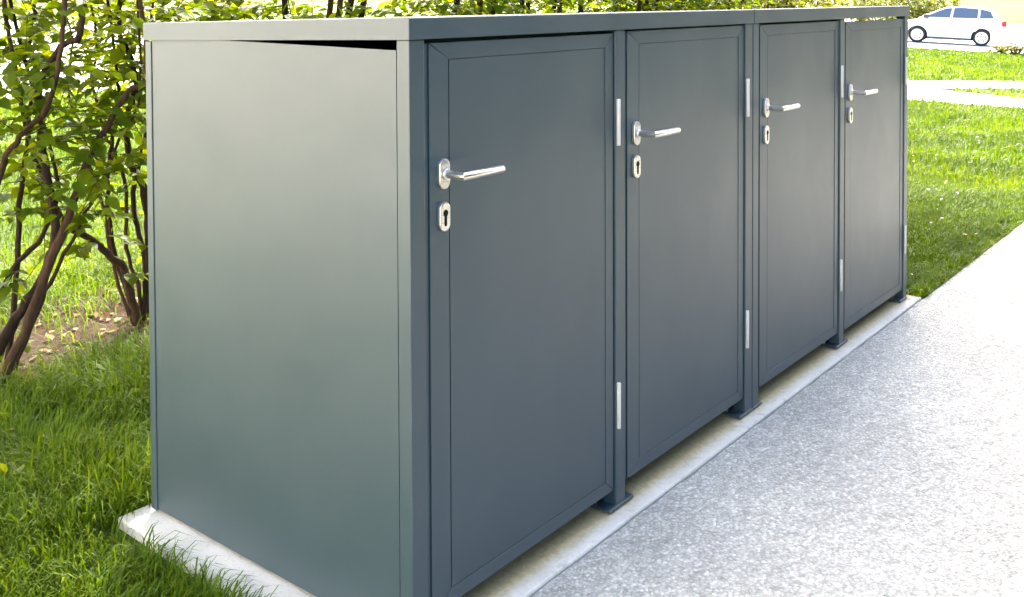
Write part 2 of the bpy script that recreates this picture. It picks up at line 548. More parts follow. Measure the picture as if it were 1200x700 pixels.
# infill panel (the door itself), recessed a little
door_me = MB().box(lw+.0042, dw-rw-g, .0056, .030, dz0+bw+g, dz1-tw-g).mesh('door')
sub = []
sub.append(('frame_stile', frame_piece([(lip, dz0+g), (lw-g*0, dz0+bw), (lw, dz1-tw-g*0), (lip, dz1-g)], .004, .034), PAINT, .0007))
sub.append(('edge_lip', MB().box(0, lip-.0004, .0075, .034, dz0, dz1).mesh('edge_lip'), PAINT, .0012))
sub.append(('frame_stile', frame_piece([(dw-rw, dz0+bw), (dw-g, dz0+g), (dw-g, dz1-g), (dw-rw, dz1-tw)], .004, .034), PAINT, .0007))
sub.append(('frame_rail', frame_piece([(lip+g*1.4, dz0), (dw-g*1.4, dz0), (dw-rw-g, dz0+bw), (lw+g, dz0+bw)], .004, .034), PAINT, .0007))
sub.append(('frame_rail', frame_piece([(lw+g, dz1-tw), (dw-rw-g, dz1-tw), (dw-g*1.4, dz1), (lip+g*1.4, dz1)], .004, .034), PAINT, .0007))
# black backing behind the joints
sub.append(('joint_backing', MB().box(.004, dw-.004, .0085, .0125, dz0+.004, dz1-.004).mesh('joint_backing'), SEAL, 0))
def stadium(cx, cz, hw, hh, n=14):
    pts = []
    for k in range(n+1):
        a = math.pi*k/n
        pts.append((cx+hw*math.cos(a), cz+(hh-hw)+hw*math.sin(a)))
    for k in range(n+1):
        a = math.pi+math.pi*k/n
        pts.append((cx+hw*math.cos(a), cz-(hh-hw)+hw*math.sin(a)))
    return pts[::1]
hx, hzz, kz = .0485, .9625, .8745
sub.append(('handle_rosette', MB().prism(stadium(hx, hzz, .0155, .0315), -.0065, .0042, 'y').mesh('handle_rosette'), STEEL, .0022))
m_ = MB()
yv = -.056
m_.tube([(hx, -.006, hzz), (hx, -.013, hzz)], [.0115, .0105], 20)
seg_ = 24; rr_ = .0086
rings = []
cs_ = [(math.cos(2*math.pi*k/seg_), math.sin(2*math.pi*k/seg_)) for k in range(seg_)]
rings.append([(hx+rr_*c, -.010, hzz+rr_*s_) for c, s_ in cs_])
rings.append([(hx+rr_*c, yv+rr_*c, hzz+rr_*s_) for c, s_ in cs_])
rings.append([(hx+.124, yv+rr_*c, hzz-.001+rr_*s_) for c, s_ in cs_])
rings.append([(hx+.1265, yv+rr_*.75*c, hzz-.001+rr_*.75*s_) for c, s_ in cs_])
rings.insert(2, list(rings[1]))
fs_ = [(i*seg_+k, i*seg_+(k+1) % seg_, (i+1)*seg_+(k+1) % seg_, (i+1)*seg_+k) for i in (0, 2, 3) for k in range(seg_)]
fs_.append(tuple(4*seg_+k for k in range(seg_)))
m_.add([v_ for r_ in rings for v_ in r_], fs_)
sub.append(('door_handle', m_.mesh('door_handle'), STEEL, 0))
# lock rosette with a profile-cylinder hole cut as a black inset
sub.append(('lock_rosette', MB().prism(stadium(hx, kz, .0155, .0305), -.0065, .0042, 'y').mesh('lock_rosette'), STEEL, .0022))
kh = []
for k in range(17):
    a = R(-60)+R(300)*k/16
    kh.append((hx+.0072*math.cos(a), kz+.0075+.0072*math.sin(a)))
kh += [(hx-.0036, kz-.016)] + [(hx+.0036*math.cos(math.pi+math.pi*k/6), kz-.016+.0036*math.sin(math.pi+math.pi*k/6)) for k in range(1, 6)] + [(hx+.0036, kz-.016)]
sub.append(('keyhole', MB().prism(kh, -.0072, .002, 'y').mesh('keyhole'), BLACK, 0))
for z0, z1 in ((.945, 1.064), (.214, .332)):
    m_ = MB()
    xh = dw+.0125
    m_.tube([(xh, -.004, z0), (xh, -.004, z0+.001), (xh, -.004, z1-.001), (xh, -.004, z1)], [.0048, .0054, .0054, .0048], 14)
    sub.append(('hinge', m_.mesh('hinge'), m_simple('dull_aluminium', (.66, .63, .58), .5, .25, .5, .06) if 'hm' not in door_meshes else door_meshes['hm'], 0))
    door_meshes['hm'] = sub[-1][2]
for me in (s_[1] for s_ in sub):
    if me.name.startswith('door_handle') or me.name.startswith('hinge'):
        me.polygons.foreach_set('use_smooth', [len(p.vertices) == 4 for p in me.polygons])
for i, xd in enumerate((X1, X2, X3, X4)):
    d_ = link('door', door_me, PAINT, SH)
    d_.location = (xd+GAP*.6, 0.0005*((i*7) % 3), 0.002*((i*5) % 3-1) - (.004 if i == 3 else 0))
    for nm, me, mt, bv in sub:
        link(nm, me, mt, d_, bv)

# ------------------------------------------------------------------ foliage tools
def leaf_batch(P, Dv, Nv, ln, wd, fold=.18, droop=.15, fine=False):
    """P base points, Dv leaf axis, Nv leaf normal (roughly), ln length, wd width -> verts, faces"""
    n = len(P)
    Dv = Dv/np.linalg.norm(Dv, axis=1, keepdims=True)
    Sv = np.cross(Dv, Nv); Sv /= (np.linalg.norm(Sv, axis=1, keepdims=True)+1e-9)
    Nn = np.cross(Sv, Dv)
    ln = ln[:, None]; wd = wd[:, None]
    def pt(u, s, f):
        return P + Dv*(u*ln) + Sv*(s*wd) + Nn*(f*wd) - Nn*(droop*u*u*ln)
    if fine:
        st = [(.10, .22), (.30, .45), (.52, .46), (.74, .30), (.90, .11)]
        rows = [pt(0, 0, 0)]
        for u_, w_ in st: rows += [pt(u_, -w_, fold*w_*2.2), pt(u_, 0, 0), pt(u_, w_, fold*w_*2.2)]
        rows.append(pt(1.06, 0, -.02))
        V = np.stack(rows, 1).reshape(-1, 3)
        b = (np.arange(n)*17)[:, None]
        T = np.concatenate([b+np.array([f]) for f in ((0, 2, 1), (0, 3, 2), (14, 16, 13), (14, 15, 16))])
        Q = np.concatenate([b+np.array([[1+3*k+j, 2+3*k+j, 5+3*k+j, 4+3*k+j]]) for k in range(4) for j in (0, 1)])
        return V, T, Q
    V = np.stack([pt(0, 0, 0), pt(.28, -.42, fold), pt(.28, 0, 0), pt(.28, .42, fold),
                  pt(.62, -.38, fold), pt(.62, 0, 0), pt(.62, .38, fold), pt(1, 0, 0)], 1).reshape(-1, 3)
    b = (np.arange(n)*8)[:, None]
    T = np.concatenate([b+np.array([[0, 2, 1]]), b+np.array([[0, 3, 2]]), b+np.array([[5, 7, 4]]), b+np.array([[5, 6, 7]])])
    Q = np.concatenate([b+np.array([[1, 2, 5, 4]]), b+np.array([[2, 3, 6, 5]])])
    return V, T, Q
def rvec(n):
    v = rng.normal(size=(n, 3)); return v/np.linalg.norm(v, axis=1, keepdims=True)

def make_foliage(name, twigs, parent, lsize=(.05, .09), per=9, material=None, twig_mat=None, twig_r=.0022, build_twigs=True, fine=False):
    """twigs: array (n,2,3) start / end; leaves alternate along each twig"""
    tw = np.array(twigs)
    n = len(tw)
    k = np.tile(np.arange(per), n)
    T = np.repeat(tw, per, axis=0)
    u = (k+.6+rng.uniform(-.3, .3, n*per))/per
    ax = T[:, 1]-T[:, 0]
    ln_ = np.linalg.norm(ax, axis=1, keepdims=True)
    ax = ax/ln_
    sag = -np.array([[0, 0, 1.]])*(u**2*ln_[:, 0]*.18)[:, None]
    P = T[:, 0]+ax*(u[:, None]*ln_)+sag
    side = np.cross(ax, np.array([[0, 0, 1.]])+rvec(len(ax))*.25)
    side /= np.linalg.norm(side, axis=1, keepdims=True)+1e-9
    sg = np.where(k % 2 == 0, 1., -1.)[:, None]
    Dv = ax*.75+side*sg*rng.uniform(.6, 1.1, (len(ax), 1))+rvec(len(ax))*.35
    Dv[:, 2] -= .25
    Nv = np.array([[0, 0, 1.]])+rvec(len(ax))*.65
    ln = rng.uniform(*lsize, len(ax))*(1.0-.25*u)
    V, Tt, Q = leaf_batch(P, Dv, Nv, ln, ln*rng.uniform(.55, .78, len(ln)), .14, .22, fine)
    rnd = np.repeat(np.clip(rng.normal(.45, .24, len(ax))+np.repeat(rng.normal(0, .13, n), per), 0, 1), 17 if fine else 8)
    me = big_mesh(name, V, [Tt, Q], rnd)
    o = link(name, me, material or LEAF, parent)
    o['kind'] = 'stuff'
    if build_twigs:
        tm = MB()
        for a_, b_ in tw:
            a_ = Vector(a_); b_ = Vector(b_)
            l_ = (b_-a_).length
            m1 = a_.lerp(b_, .5)-Vector((0, 0, .045*l_)); b2 = b_-Vector((0, 0, .18*l_))
            tm.tube([a_, m1, b2], [twig_r, twig_r*.75, twig_r*.4], 4, False)
        t_ = tm.build('twigs', twig_mat or BARK, parent, 0, True)
        t_['kind'] = 'stuff'
    return o
def smooth_poly(pts, sub=4, jit=0.0):
    pts = [Vector(p) for p in pts]
    out = []
    n = len(pts)
    for i in range(n-1):
        p0, p1, p2, p3 = pts[max(i-1, 0)], pts[i], pts[i+1], pts[min(i+2, n-1)]
        for k in range(sub):
            t = k/sub
            q = .5*((2*p1)+(p2-p0)*t+(2*p0-5*p1+4*p2-p3)*t*t+(3*p1-p0-3*p2+p3)*t**3)
            if jit: q = q+Vector(rng.normal(0, jit, 3))
            out.append(q)
    out.append(pts[-1])
    return out
def stem(parent, pts, r0, r1, m_, jit=.003, name='stem'):
    P = smooth_poly(pts, 4, jit)
    n = len(P)
    rad = [(r0+(r1-r0)*(i/(n-1))**.8)*rng.uniform(.9, 1.12) for i in range(n)]
    o = MB().tube(P, rad, 9).build(name, m_, parent, 0, True)
    return P
def twigs_from(P, count, t0, t1, ln=(.2, .5), out=None, up=.25):
    n = len(P)
    res = []
    for _ in range(count):
        i = rng.uniform(t0, t1)*(n-1)
        a = P[int(i)].lerp(P[min(int(i)+1, n-1)], i-int(i))
        d_ = Vector(rvec(1)[0]); d_.z = d_.z*.45+up
        d_.normalize()
        res.append((a, a+d_*rng.uniform(*ln)))
    return res
def fill_twigs(cx, cy, cz, rx, ry, rz, count, ln=(.22, .45), zmin=None, hollow=0.0):
    res = []
    while len(res) < count:
        v = rvec(1)[0]*(rng.uniform(hollow, 1)**(1/2.2))
        p_ = Vector((cx+v[0]*rx, cy+v[1]*ry, cz+v[2]*rz))
        if zmin is not None and p_.z < zmin: continue
        d_ = Vector((v[0]*rx*.5, v[1]*ry*.5, .25))*.6+Vector(rvec(1)[0])*.8
        d_.z = d_.z*.5+.1
        d_.normalize()
        res.append((p_, p_+d_*rng.uniform(*ln)))
    return res

# ------------------------------------------------------------------ the two shrubs that show their stems
def px_line(pp, d0, d1):
    n = len(pp)
    return [at(x_, y_, d0+(d1-d0)*i/(n-1)) for i, (x_, y_) in enumerate(pp)]
def extend_up(pts, top, lean=(0, 0)):
    """carry a traced stem on above the frame to its natural height"""
    p_ = pts[-1]
    k = 4
    return pts + [Vector((p_.x+lean[0]*(i/k)+rng.normal(0, .05), p_.y+lean[1]*(i/k)+rng.normal(0, .05), p_.z+(top-p_.z)*i/k)) for i in range(1, k+1)]

ga = ground(6, 447, GZ)
SA = empty('shrub', ga)
tag(SA, 'tall leafy shrub with thick brown leaning stems on the grass behind the end panel', 'shrub', 'hedge shrubs behind the shelter')
def rel(parent, pts):
    o_ = Vector(parent.location)
    return [Vector(p_)-o_ for p_ in pts]
def rel_tw(parent, tw):
    o_ = Vector(parent.location)
    return [(Vector(a_)-o_, Vector(b_)-o_) for a_, b_ in tw]
tw = []
traces_a = [
    ([(1, 456), (7, 439), (34, 374), (58, 310), (75, 268), (90, 225), (105, 185), (125, 150), (150, 106), (172, 82)], 3.50, 3.75, .021, .011, BARK, 3.6, (.5, .2)),
    ([(-12, 440), (0, 405), (25, 362), (51, 323), (65, 278), (58, 220), (48, 160), (45, 110), (55, 78), (79, 48), (99, 14)], 3.62, 3.6, .022, .014, BARK2, 4.6, (.2, .3)),
    ([(18, 432), (44, 365), (65, 320), (85, 280), (100, 250), (118, 215), (140, 165), (165, 100)], 3.62, 3.95, .009, .006, BARK, 3.0, (.3, .3)),
    ([(-30, 425), (-12, 360), (0, 342), (22, 305), (47, 282), (60, 250), (66, 200)], 3.55, 3.75, .014, .008, BARK2, 3.3, (-.1, .2)),
    ([(-20, 430), (-18, 330), (-12, 250), (0, 205), (10, 178), (24, 161), (55, 125), (70, 70), (74, 10)], 3.5, 3.45, .016, .009, BARK, 4.4, (.2, -.1)),
    ([(8, 436), (20, 330), (24, 240), (34, 150), (40, 90), (35, 40), (37, -5)], 3.7, 3.85, .011, .008, BARK2, 4.2, (-.3, .1)),
]
for pp, d0, d1, r0, r1, bm_, top, lean in traces_a:
    P = extend_up(px_line(pp, d0, d1), top, lean)
    stem(SA, rel(SA, P), r0, r1*.5, bm_)
    PP = smooth_poly(P, 3)
    tw += twigs_from(PP, 20, .40, 1.0)
    tw += twigs_from(PP, 1, .25, .4, (.12, .25))
gb = ground(160, 377, GZ)
SB = empty('shrub', gb)
tag(SB, 'dark many-stemmed shrub with a crooked leaning branch growing at the back corner of the shelter', 'shrub', 'hedge shrubs behind the shelter')
traces_b = [
    ([(161, 379), (152, 342), (143, 312), (130, 300), (112, 285), (92, 272), (80, 265), (62, 238), (46, 200), (30, 150)], 4.15, 3.8, .019, .010, BARK, 2.6, (-.3, -.2)),
    ([(156, 378), (150, 345), (138, 310), (131, 280), (126, 240), (128, 200), (132, 160), (140, 120), (135, 70), (130, 25)], 4.15, 4.15, .011, .008, BARK2, 4.3, (.1, .2)),
    ([(172, 372), (176, 320), (174, 265), (168, 219), (155, 198), (150, 165), (152, 130), (160, 98), (150, 60), (140, 10)], 4.25, 4.1, .019, .013, BARK2, 4.8, (.2, -.1)),
    ([(164, 374), (161, 333), (148, 290), (147, 225), (135, 180), (118, 145), (108, 90), (112, 30)], 4.2, 4.3, .010, .007, BARK, 4.0, (-.2, .3)),
    ([(168, 376), (170, 310), (160, 265), (157, 225), (168, 170), (176, 120), (172, 60), (180, 5)], 4.2, 4.45, .013, .009, BARK2, 4.6, (.4, .2)),
    ([(152, 372), (128, 292), (122, 240), (104, 195), (96, 150), (80, 110), (84, 60), (92, 10)], 4.25, 4.5, .009, .006, BARK, 3.8, (-.2, .4)),
]
twb = []
for pp, d0, d1, r0, r1, bm_, top, lean in traces_b:
    P = extend_up(px_line(pp, d0, d1), top, lean)
    stem(SB, rel(SB, P), r0, r1*.5, bm_)
    PP = smooth_poly(P, 3)
    twb += twigs_from(PP, 20, .42, 1.0)
    twb += twigs_from(PP, 2, .10, .4, (.12, .25))
tw += fill_twigs(ga.x+.1, ga.y+.2, 1.3, 1.0, .45, .62, 120, zmin=.74)
tw += fill_twigs(ga.x-.2, ga.y-.25, 3.6, 1.3, .75, 1.5, 800, (.3, .55))
twb += fill_twigs(gb.x+.1, gb.y+.15, 1.35, .9, .45, .62, 120, zmin=.80)
twb += fill_twigs(gb.x+.2, gb.y-.4, 3.6, 1.2, .75, 1.5, 800, (.3, .55))
def split_foliage(par, t_):
    lo_ = [q for q in t_ if q[0].z < 1.75]; hi_ = [q for q in t_ if q[0].z >= 1.75]
    make_foliage('foliage', rel_tw(par, lo_), par, fine=True)
    make_foliage('foliage', rel_tw(par, hi_), par)
split_foliage(SA, tw); split_foliage(SB, twb)

# ------------------------------------------------------------------ the rest of the hedge behind the shelter
spots = [(1.75, 2.3), (2.65, 2.25), (3.55, 2.35), (4.4, 2.3), (5.15, 2.5), (5.85, 2.6), (6.55, 2.75), (8.0, 3.0), (9.2, 3.2)]
for i, (x_, y_) in enumerate(spots):
    SX = empty('shrub', (x_, y_, GZ))
    if i < 7: tag(SX, 'tall leafy green hedge shrub rising behind the long back of the shelter', 'shrub', 'hedge shrubs along the back of the shelter')
    else: tag(SX, 'low pale yellow-green shrub on the sunlit lawn past the hedge end', 'shrub', 'pale shrubs past the hedge end')
    tops = [4.9, 5.1, 5.3, 5.5, 5.6, 5.6, 4.6, 1.75, 1.7][i]
    t_ = []
    for k in range(5):
        a_ = 2*math.pi*k/5+rng.uniform(-.4, .4)
        P = [Vector((.06*math.cos(a_), .06*math.sin(a_), -.03))]
        rr = rng.uniform(.25, .6)
        for j in range(1, 6):
            u = j/5
            P.append(Vector((math.cos(a_)*rr*u**.8+rng.normal(0, .05), math.sin(a_)*rr*u**.8+rng.normal(0, .05)-(.45*u if tops > 2 else 0), tops*.9*u)))
        stem(SX, P, .02, .006, BARK if k % 2 else BARK2, .004)
        t_ += twigs_from(smooth_poly(P, 3), 16, .1, 1.0)
    t_ += fill_twigs(0, 0, 1.2, .75, .45, .60, 190, zmin=.6)
    t_ += fill_twigs(0, -.45 if tops > 2 else 0, tops*.70, .85 if i != 6 else .6, .75, tops*.33, (760 if i < 3 else 1050) if tops > 2 else 120, (.3, .55))
    make_foliage('foliage', t_, SX, material=LEAF if i < 7 else LEAFY)

# ------------------------------------------------------------------ grass
def blades(P, h, wd, heading, lean, seg=3):
    n = len(P)
    d_ = np.stack([np.cos(heading), np.sin(heading), np.zeros(n)], 1)
    sd = np.stack([-np.sin(heading+rng.normal(0, .6, n)), np.cos(heading), np.zeros(n)], 1)
    rows = []
    for k in range(seg):
        u = k/seg
        c = P + d_*(h*lean*u**1.8)[:, None] + np.array([[0, 0, 1.]])*(h*(u-.28*lean*u*u))[:, None]
        ww = (wd*(1-.55*u**1.5)*.5)[:, None]
        rows += [c-sd*ww, c+sd*ww]
    tip = P + d_*(h*lean)[:, None] + np.array([[0, 0, 1.]])*(h*np.maximum(1-.62*lean, .12))[:, None]
    rows.append(tip)
    V = np.stack(rows, 1).reshape(-1, 3)
    m_ = 2*seg+1
    b = (np.arange(n)*m_)[:, None]
    Q = [b+np.array([[2*k, 2*k+1, 2*k+3, 2*k+2]]) for k in range(seg-1)]
    T = b+np.array([[2*seg-2, 2*seg-1, 2*seg]])
    return V, (np.concatenate(Q) if Q else np.zeros((0, 4), int)), T, m_
def vnoise(x_, y_, s, seed=0):
    """cheap smooth value noise"""
    g_ = np.random.default_rng(seed).uniform(0, 1, (64, 64))
    u = x_*s % 63; v_ = y_*s % 63
    i = u.astype(int); j = v_.astype(int); fu = u-i; fv = v_-j
    fu = fu*fu*(3-2*fu); fv = fv*fv*(3-2*fv)
    i2 = (i+1) % 64; j2 = (j+1) % 64
    return (g_[i, j]*(1-fu)+g_[i2, j]*fu)*(1-fv)+(g_[i, j2]*(1-fu)+g_[i2, j2]*fu)*fv
GV, GQ, GT, GR = [], [], [], []
off = 0
def in_poly(px_, py_, poly):
    c = np.zeros(len(px_), bool)
    j = len(poly)-1
    for i in range(len(poly)):
        xi, yi = poly[i]; xj, yj = poly[j]
        c ^= ((yi > py_) != (yj > py_)) & (px_ < (xj-xi)*(py_-yi)/(yj-yi+1e-12)+xi)
        j = i
    return c
def polys(name): return [[(v.co.x, v.co.y) for v in o.data.vertices] for o in C.objects if o.name.startswith(name)]
AVOID = polys('bounce_paving')+polys('lawn_path')+polys('worn')+polys('forecourt')
def patch(x0, x1, y0, y1, n, h, wd, seg=3, mask=None, wild=.5, thin_bed=True, heading0=None):
    global off
    x_ = rng.uniform(x0, x1, n); y_ = rng.uniform(y0, y1, n)
    keep = ~((x_ > -.125-.03*(1-y_)+.012*np.sin(y_*23)) & (x_ < L+.07) & (y_ > EDGE-.02) & (y_ < .98))
    keep &= ~((y_ < EDGE+.004) & (y_ > -2.9))
    keep &= ~((y_ < EDGE+.004) & (x_ > L) & (y_ > -2.9))
    keep &= ~((((x_-_cm.x)*_rn.x+(y_-_cm.y)*_rn.y) > -4.3) & (x_ > 20))
    for p_ in AVOID: keep &= ~in_poly(x_, y_, p_)
    q = vnoise(x_, y_, 2.3, 3)*.6+vnoise(x_, y_, 7, 4)*.4
    keep &= rng.uniform(0, 1, n) < .35+1.2*q
    if thin_bed:
        bed = np.exp(-((y_-2.45)/.68)**2)*((x_ > -.8) & (x_ < 10.2))
        keep &= rng.uniform(0, 1, n) > bed*.93
    if mask is not None: keep &= mask(x_, y_)
    x_, y_, q = x_[keep], y_[keep], q[keep]
    n = len(x_)
    hh = h*rng.uniform(.45, 1.25, n)*(.6+.8*q)
    near = (x_ > -.32) & (x_ < .1) & (y_ < 1.0)
    hh *= np.where(near, .45+.55*np.clip((-.12-x_)/.2, 0, 1), 1)
    hd = (vnoise(x_, y_, 1.6, 9)*2*math.pi*1.5)+rng.normal(0, .7+wild, n)
    ln = np.clip(rng.normal(.62, .3, n), .05, 1.25)
    V, Q, T, m_ = blades(np.stack([x_, y_, GZ+hz(x_, y_)], 1), hh, wd*rng.uniform(.6, 1.3, n), hd, ln, seg)
    GV.append(V); GQ.append(Q+off); GT.append(T+off)
    r_ = np.clip(rng.normal(.42, .2, n)+(vnoise(x_, y_, 1.1, 5)-.5)*.5, 0, 1)
    GR.append(np.repeat(r_, m_))
    off += len(V)
def wedge(px0, px1):
    d0, d1 = ray(px0, 300), ray(px1, 300)
    def f(x_, y_):
        vx, vy = x_-CAM.x, y_-CAM.y
        return (d0.x*vy-d0.y*vx < 0) & (d1.x*vy-d1.y*vx > 0)
    return f
patch(-1.3, 1.1, .2, 2.1, 75000, .105, .0042, 4, wedge(-260, 420))
patch(-.9, 1.8, 2.0, 3.4, 30000, .11, .0045, 3, wedge(-200, 200))
patch(-3.5, .2, -.03, 2.6, 30000, .10, .006, 3, lambda x_, y_: ~wedge(-260, 420)(x_, y_))
patch(L+.06, 6.2, -.06, 1.9, 60000, .075, .0042, 3, None)
patch(6.2, 13.0, -.06, 3.6, 62000, .085, .008, 2, wedge(1020, 1330))
patch(13.0, 24, -1.0, 9.0, 46000, .11, .016, 2, wedge(1030, 1300))
patch(24.0, 36, -1.0, 11.0, 36000, .12, .026, 2, wedge(1040, 1260))
patch(-.5, 12, 3.2, 7.5, 60000, .10, .009, 2, wedge(-80, 900))
patch(0, 16, 7.5, 12.6, 30000, .12, .018, 2, wedge(-80, 1000))
# fringe of longer blades leaning over the slab edge
def fringe(n, xa, ya, xb, yb, spread, hd0, h, ln):
    global off
    u = rng.uniform(0, 1, n)
    x_ = xa+(xb-xa)*u+rng.normal(0, spread, n); y_ = ya+(yb-ya)*u+rng.normal(0, spread, n)
    keep = ~((x_ > -.112) & (x_ < L+.064) & (y_ > EDGE) & (y_ < .975)) & ((y_ > EDGE) | (y_ < -3))
    x_, y_ = x_[keep], y_[keep]; n = len(x_)
    V, Q, T, m_ = blades(np.stack([x_, y_, np.full(n, GZ)], 1), h*rng.uniform(.5, 1.3, n), .0042*rng.uniform(.6, 1.2, n), hd0+rng.normal(0, .8, n), np.clip(rng.normal(ln, .3, n), .1, 1.3), 4)
    GV.append(V); GQ.append(Q+off); GT.append(T+off)
    GR.append(np.repeat(np.clip(rng.normal(.5, .2, n), 0, 1), m_))
    off += len(V)
fringe(420, -.135, .05, -.11, .80, .014, 0.2, .085, .8)
fringe(420, -.125, .30, -.088, .985, .016, 0.1, .075, .7)
fringe(500, -.05, .995, .6, 1.0, .02, -1.5, .09, .6)
fringe(1500, L+.08, .04, L+.08, .95, .02, 2.8, .09, .6)
fringe(2500, L+.1, EDGE+.012, 8.5, EDGE+.012, .012, -1.57, .06, .7)
Q = np.concatenate([q for q in GQ if len(q)]); T = np.concatenate(GT)
me = big_mesh('grass', np.concatenate(GV), [Q, T], np.concatenate(GR))
o = link('grass', me, GRASS)
tag(o, 'fresh green grass growing around the shelter, the path and the hedge', 'grass', kind='stuff')

# small broad-leaved weeds between the grass, leaf litter, and pale petals on the lawn
def scatter_leaves(name, P, size, m_, label, cat, flat=.35, up=.0, axis_up=.2):
    n = len(P)
    Dv = rvec(n); Dv[:, 2] = np.abs(Dv[:, 2])*axis_up
    Nv = np.array([[0, 0, 1.]])+rvec(n)*flat
    P = P.copy(); P[:, 2] += up
    ln = rng.uniform(*size, n)
    V, T_, Q_ = leaf_batch(P, Dv, Nv, ln, ln*rng.uniform(.55, .85, n), .12, .15)
    me = big_mesh(name, V, [T_, Q_], np.repeat(rng.uniform(0, 1, n), 8))
    o = link(name, me, m_)
    tag(o, label, cat, kind='stuff')
    return o
n = 150
cx_ = rng.uniform(-.5, 1.2, 46); cy_ = rng.uniform(.9, 2.9, 46)
k = rng.integers(0, 46, n)
P = np.stack([cx_[k]+rng.normal(0, .05, n), cy_[k]+rng.normal(0, .05, n), np.full(n, GZ)+rng.uniform(.02, .09, n)], 1)
P = P[~((P[:, 0] > -.1) & (P[:, 1] < 1.02))]
scatter_leaves('weeds', P, (.025, .06), LEAF, 'low broad-leaved weeds scattered in the grass below the hedge', 'weeds', .5)
n = 1500
P = np.stack([rng.uniform(-.3, 9.5, n), rng.normal(2.6, .42, n), np.full(n, GZ+.012)], 1)
scatter_leaves('leaf_litter', P, (.02, .05), LITTER, 'dry brown leaves lying on the earth below the hedge', 'leaf litter', .5)
n = 90
P = np.stack([rng.uniform(3.3, 10, n), rng.uniform(0.05, 3, n), np.full(n, GZ)+rng.uniform(.045, .07, n)], 1)
scatter_leaves('fallen_petals', P, (.014, .03), PETAL, 'pale petals and leaves dotted over the bright lawn', 'petals', .6)

# loose grit on the path
n = 2600
pos = np.stack([rng.uniform(-.4, 5.5, n), EDGE-.012-np.abs(rng.exponential(.25, n)), np.full(n, -.005)], 1)
pos = pos[pos[:, 1] > -2.2]
bm_v, bm_f = [], []
oct_ = np.array([(1, 0, 0), (0, 1, 0), (-1, 0, 0), (0, -1, 0), (0, 0, 1), (0, 0, -1)], float)
of = np.array([(0, 1, 4), (1, 2, 4), (2, 3, 4), (3, 0, 4), (1, 0, 5), (2, 1, 5), (3, 2, 5), (0, 3, 5)])
n = len(pos)
sc = rng.uniform(.0012, .0036, (n, 1, 1))*rng.uniform(.6, 1.2, (n, 6, 3))
an = rng.uniform(0, 6.28, n)
rot = np.zeros((n, 3, 3)); rot[:, 0, 0] = np.cos(an); rot[:, 0, 1] = -np.sin(an); rot[:, 1, 0] = np.sin(an); rot[:, 1, 1] = np.cos(an); rot[:, 2, 2] = 1
V = np.einsum('nij,nkj->nki', rot, oct_[None]*sc)+pos[:, None]
T_ = (np.arange(n)*6)[:, None, None]+of[None]
me = big_mesh('grit', V.reshape(-1, 3), [T_.reshape(-1, 3)], np.repeat(rng.uniform(0, 1, n), 6))
o = link('grit', me, CONC)
tag(o, 'loose pale grit scattered along the edge of the path', 'grit', kind='stuff')

# ------------------------------------------------------------------ parked car
hd = math.atan2(CAR_F.y-CAR_R.y, CAR_F.x-CAR_R.x)
CAR = empty('parked_car', (CAR_R.x+.85*math.sin(hd), CAR_R.y-.85*math.cos(hd), CAR_R.z+.02), hd)
CAR.rotation_mode = 'XYZ'
CAR.rotation_euler = (0, -math.atan(_cs), hd)
tag(CAR, 'white hatchback parked on the pale road beyond the lawn', 'car')
# car frame: x forward, origin at the rear axle middle, wheelbase 2.7
WB, HW = math.hypot(CAR_F.x-CAR_R.x, CAR_F.y-CAR_R.y), .86
def arc(cx, r, n=14):
    return [(cx+r*math.cos(math.pi-math.pi*k/n), .30+r*math.sin(math.pi-math.pi*k/n)) for k in range(n+1)]
low = [(-.78, .34), (-.37, .24)] + arc(0, .365) + [(.37, .22), (WB-.37, .22)] + arc(WB, .365) + [(WB+.40, .24), (WB+.80, .26), (WB+.88, .42), (WB+.86, .60), (WB+.70, .74), (WB+.30, .86), (WB-.35, .95),
       (1.2, .97), (.0, .99), (-.62, 1.0), (-.80, .92), (-.84, .6)]
body = MB().prism(low, -HW, HW, 'y').build('body', CARW, CAR, .05, False, 3)
cab = [(-.62, .985), (-.55, 1.20), (-.30, 1.40), (.15, 1.47), (.75, 1.48), (1.30, 1.42), (1.75, 1.22), (2.28, .955)]
m_ = MB()
n = len(cab)
def cabw(z): return HW-.03-max(0, z-.98)*.36
vs_ = [(x_, -cabw(z_), z_) for x_, z_ in cab]+[(x_, cabw(z_), z_) for x_, z_ in cab]
fs = [tuple(range(n)), tuple(range(2*n-1, n-1, -1))]+[(i+1, i, i+n, i+1+n) for i in range(n-1)]+[(0, n-1, 2*n-1, n)]
m_.add(vs_, fs)
m_.build('cabin', CARW, CAR, .03, False, 2)
def side_win(poly, s_):
    mm = MB()
    def yy(z_, o_): return s_*(cabw(z_)+o_)
    a_ = [(x_, yy(z_, .006), z_) for x_, z_ in poly]; b_ = [(x_, yy(z_, -.02), z_) for x_, z_ in poly]
    k_ = len(poly)
    mm.add(a_+b_, [tuple(range(k_)), tuple(range(2*k_-1, k_-1, -1))]+[((i+1) % k_, i, i+k_, (i+1) % k_+k_) for i in range(k_)])
    return mm.build('window', GLASSD, CAR)
for s_ in (-1, 1):
    side_win([(2.02, 1.02), (1.14, 1.03), (1.08, 1.40), (1.30, 1.375), (1.66, 1.21)], s_)
    side_win([(1.05, 1.03), (.18, 1.05), (.16, 1.41), (.75, 1.43), (1.0, 1.41)], s_)
    side_win([(.10, 1.05), (-.38, 1.08), (-.26, 1.33), (.08, 1.40)], s_)
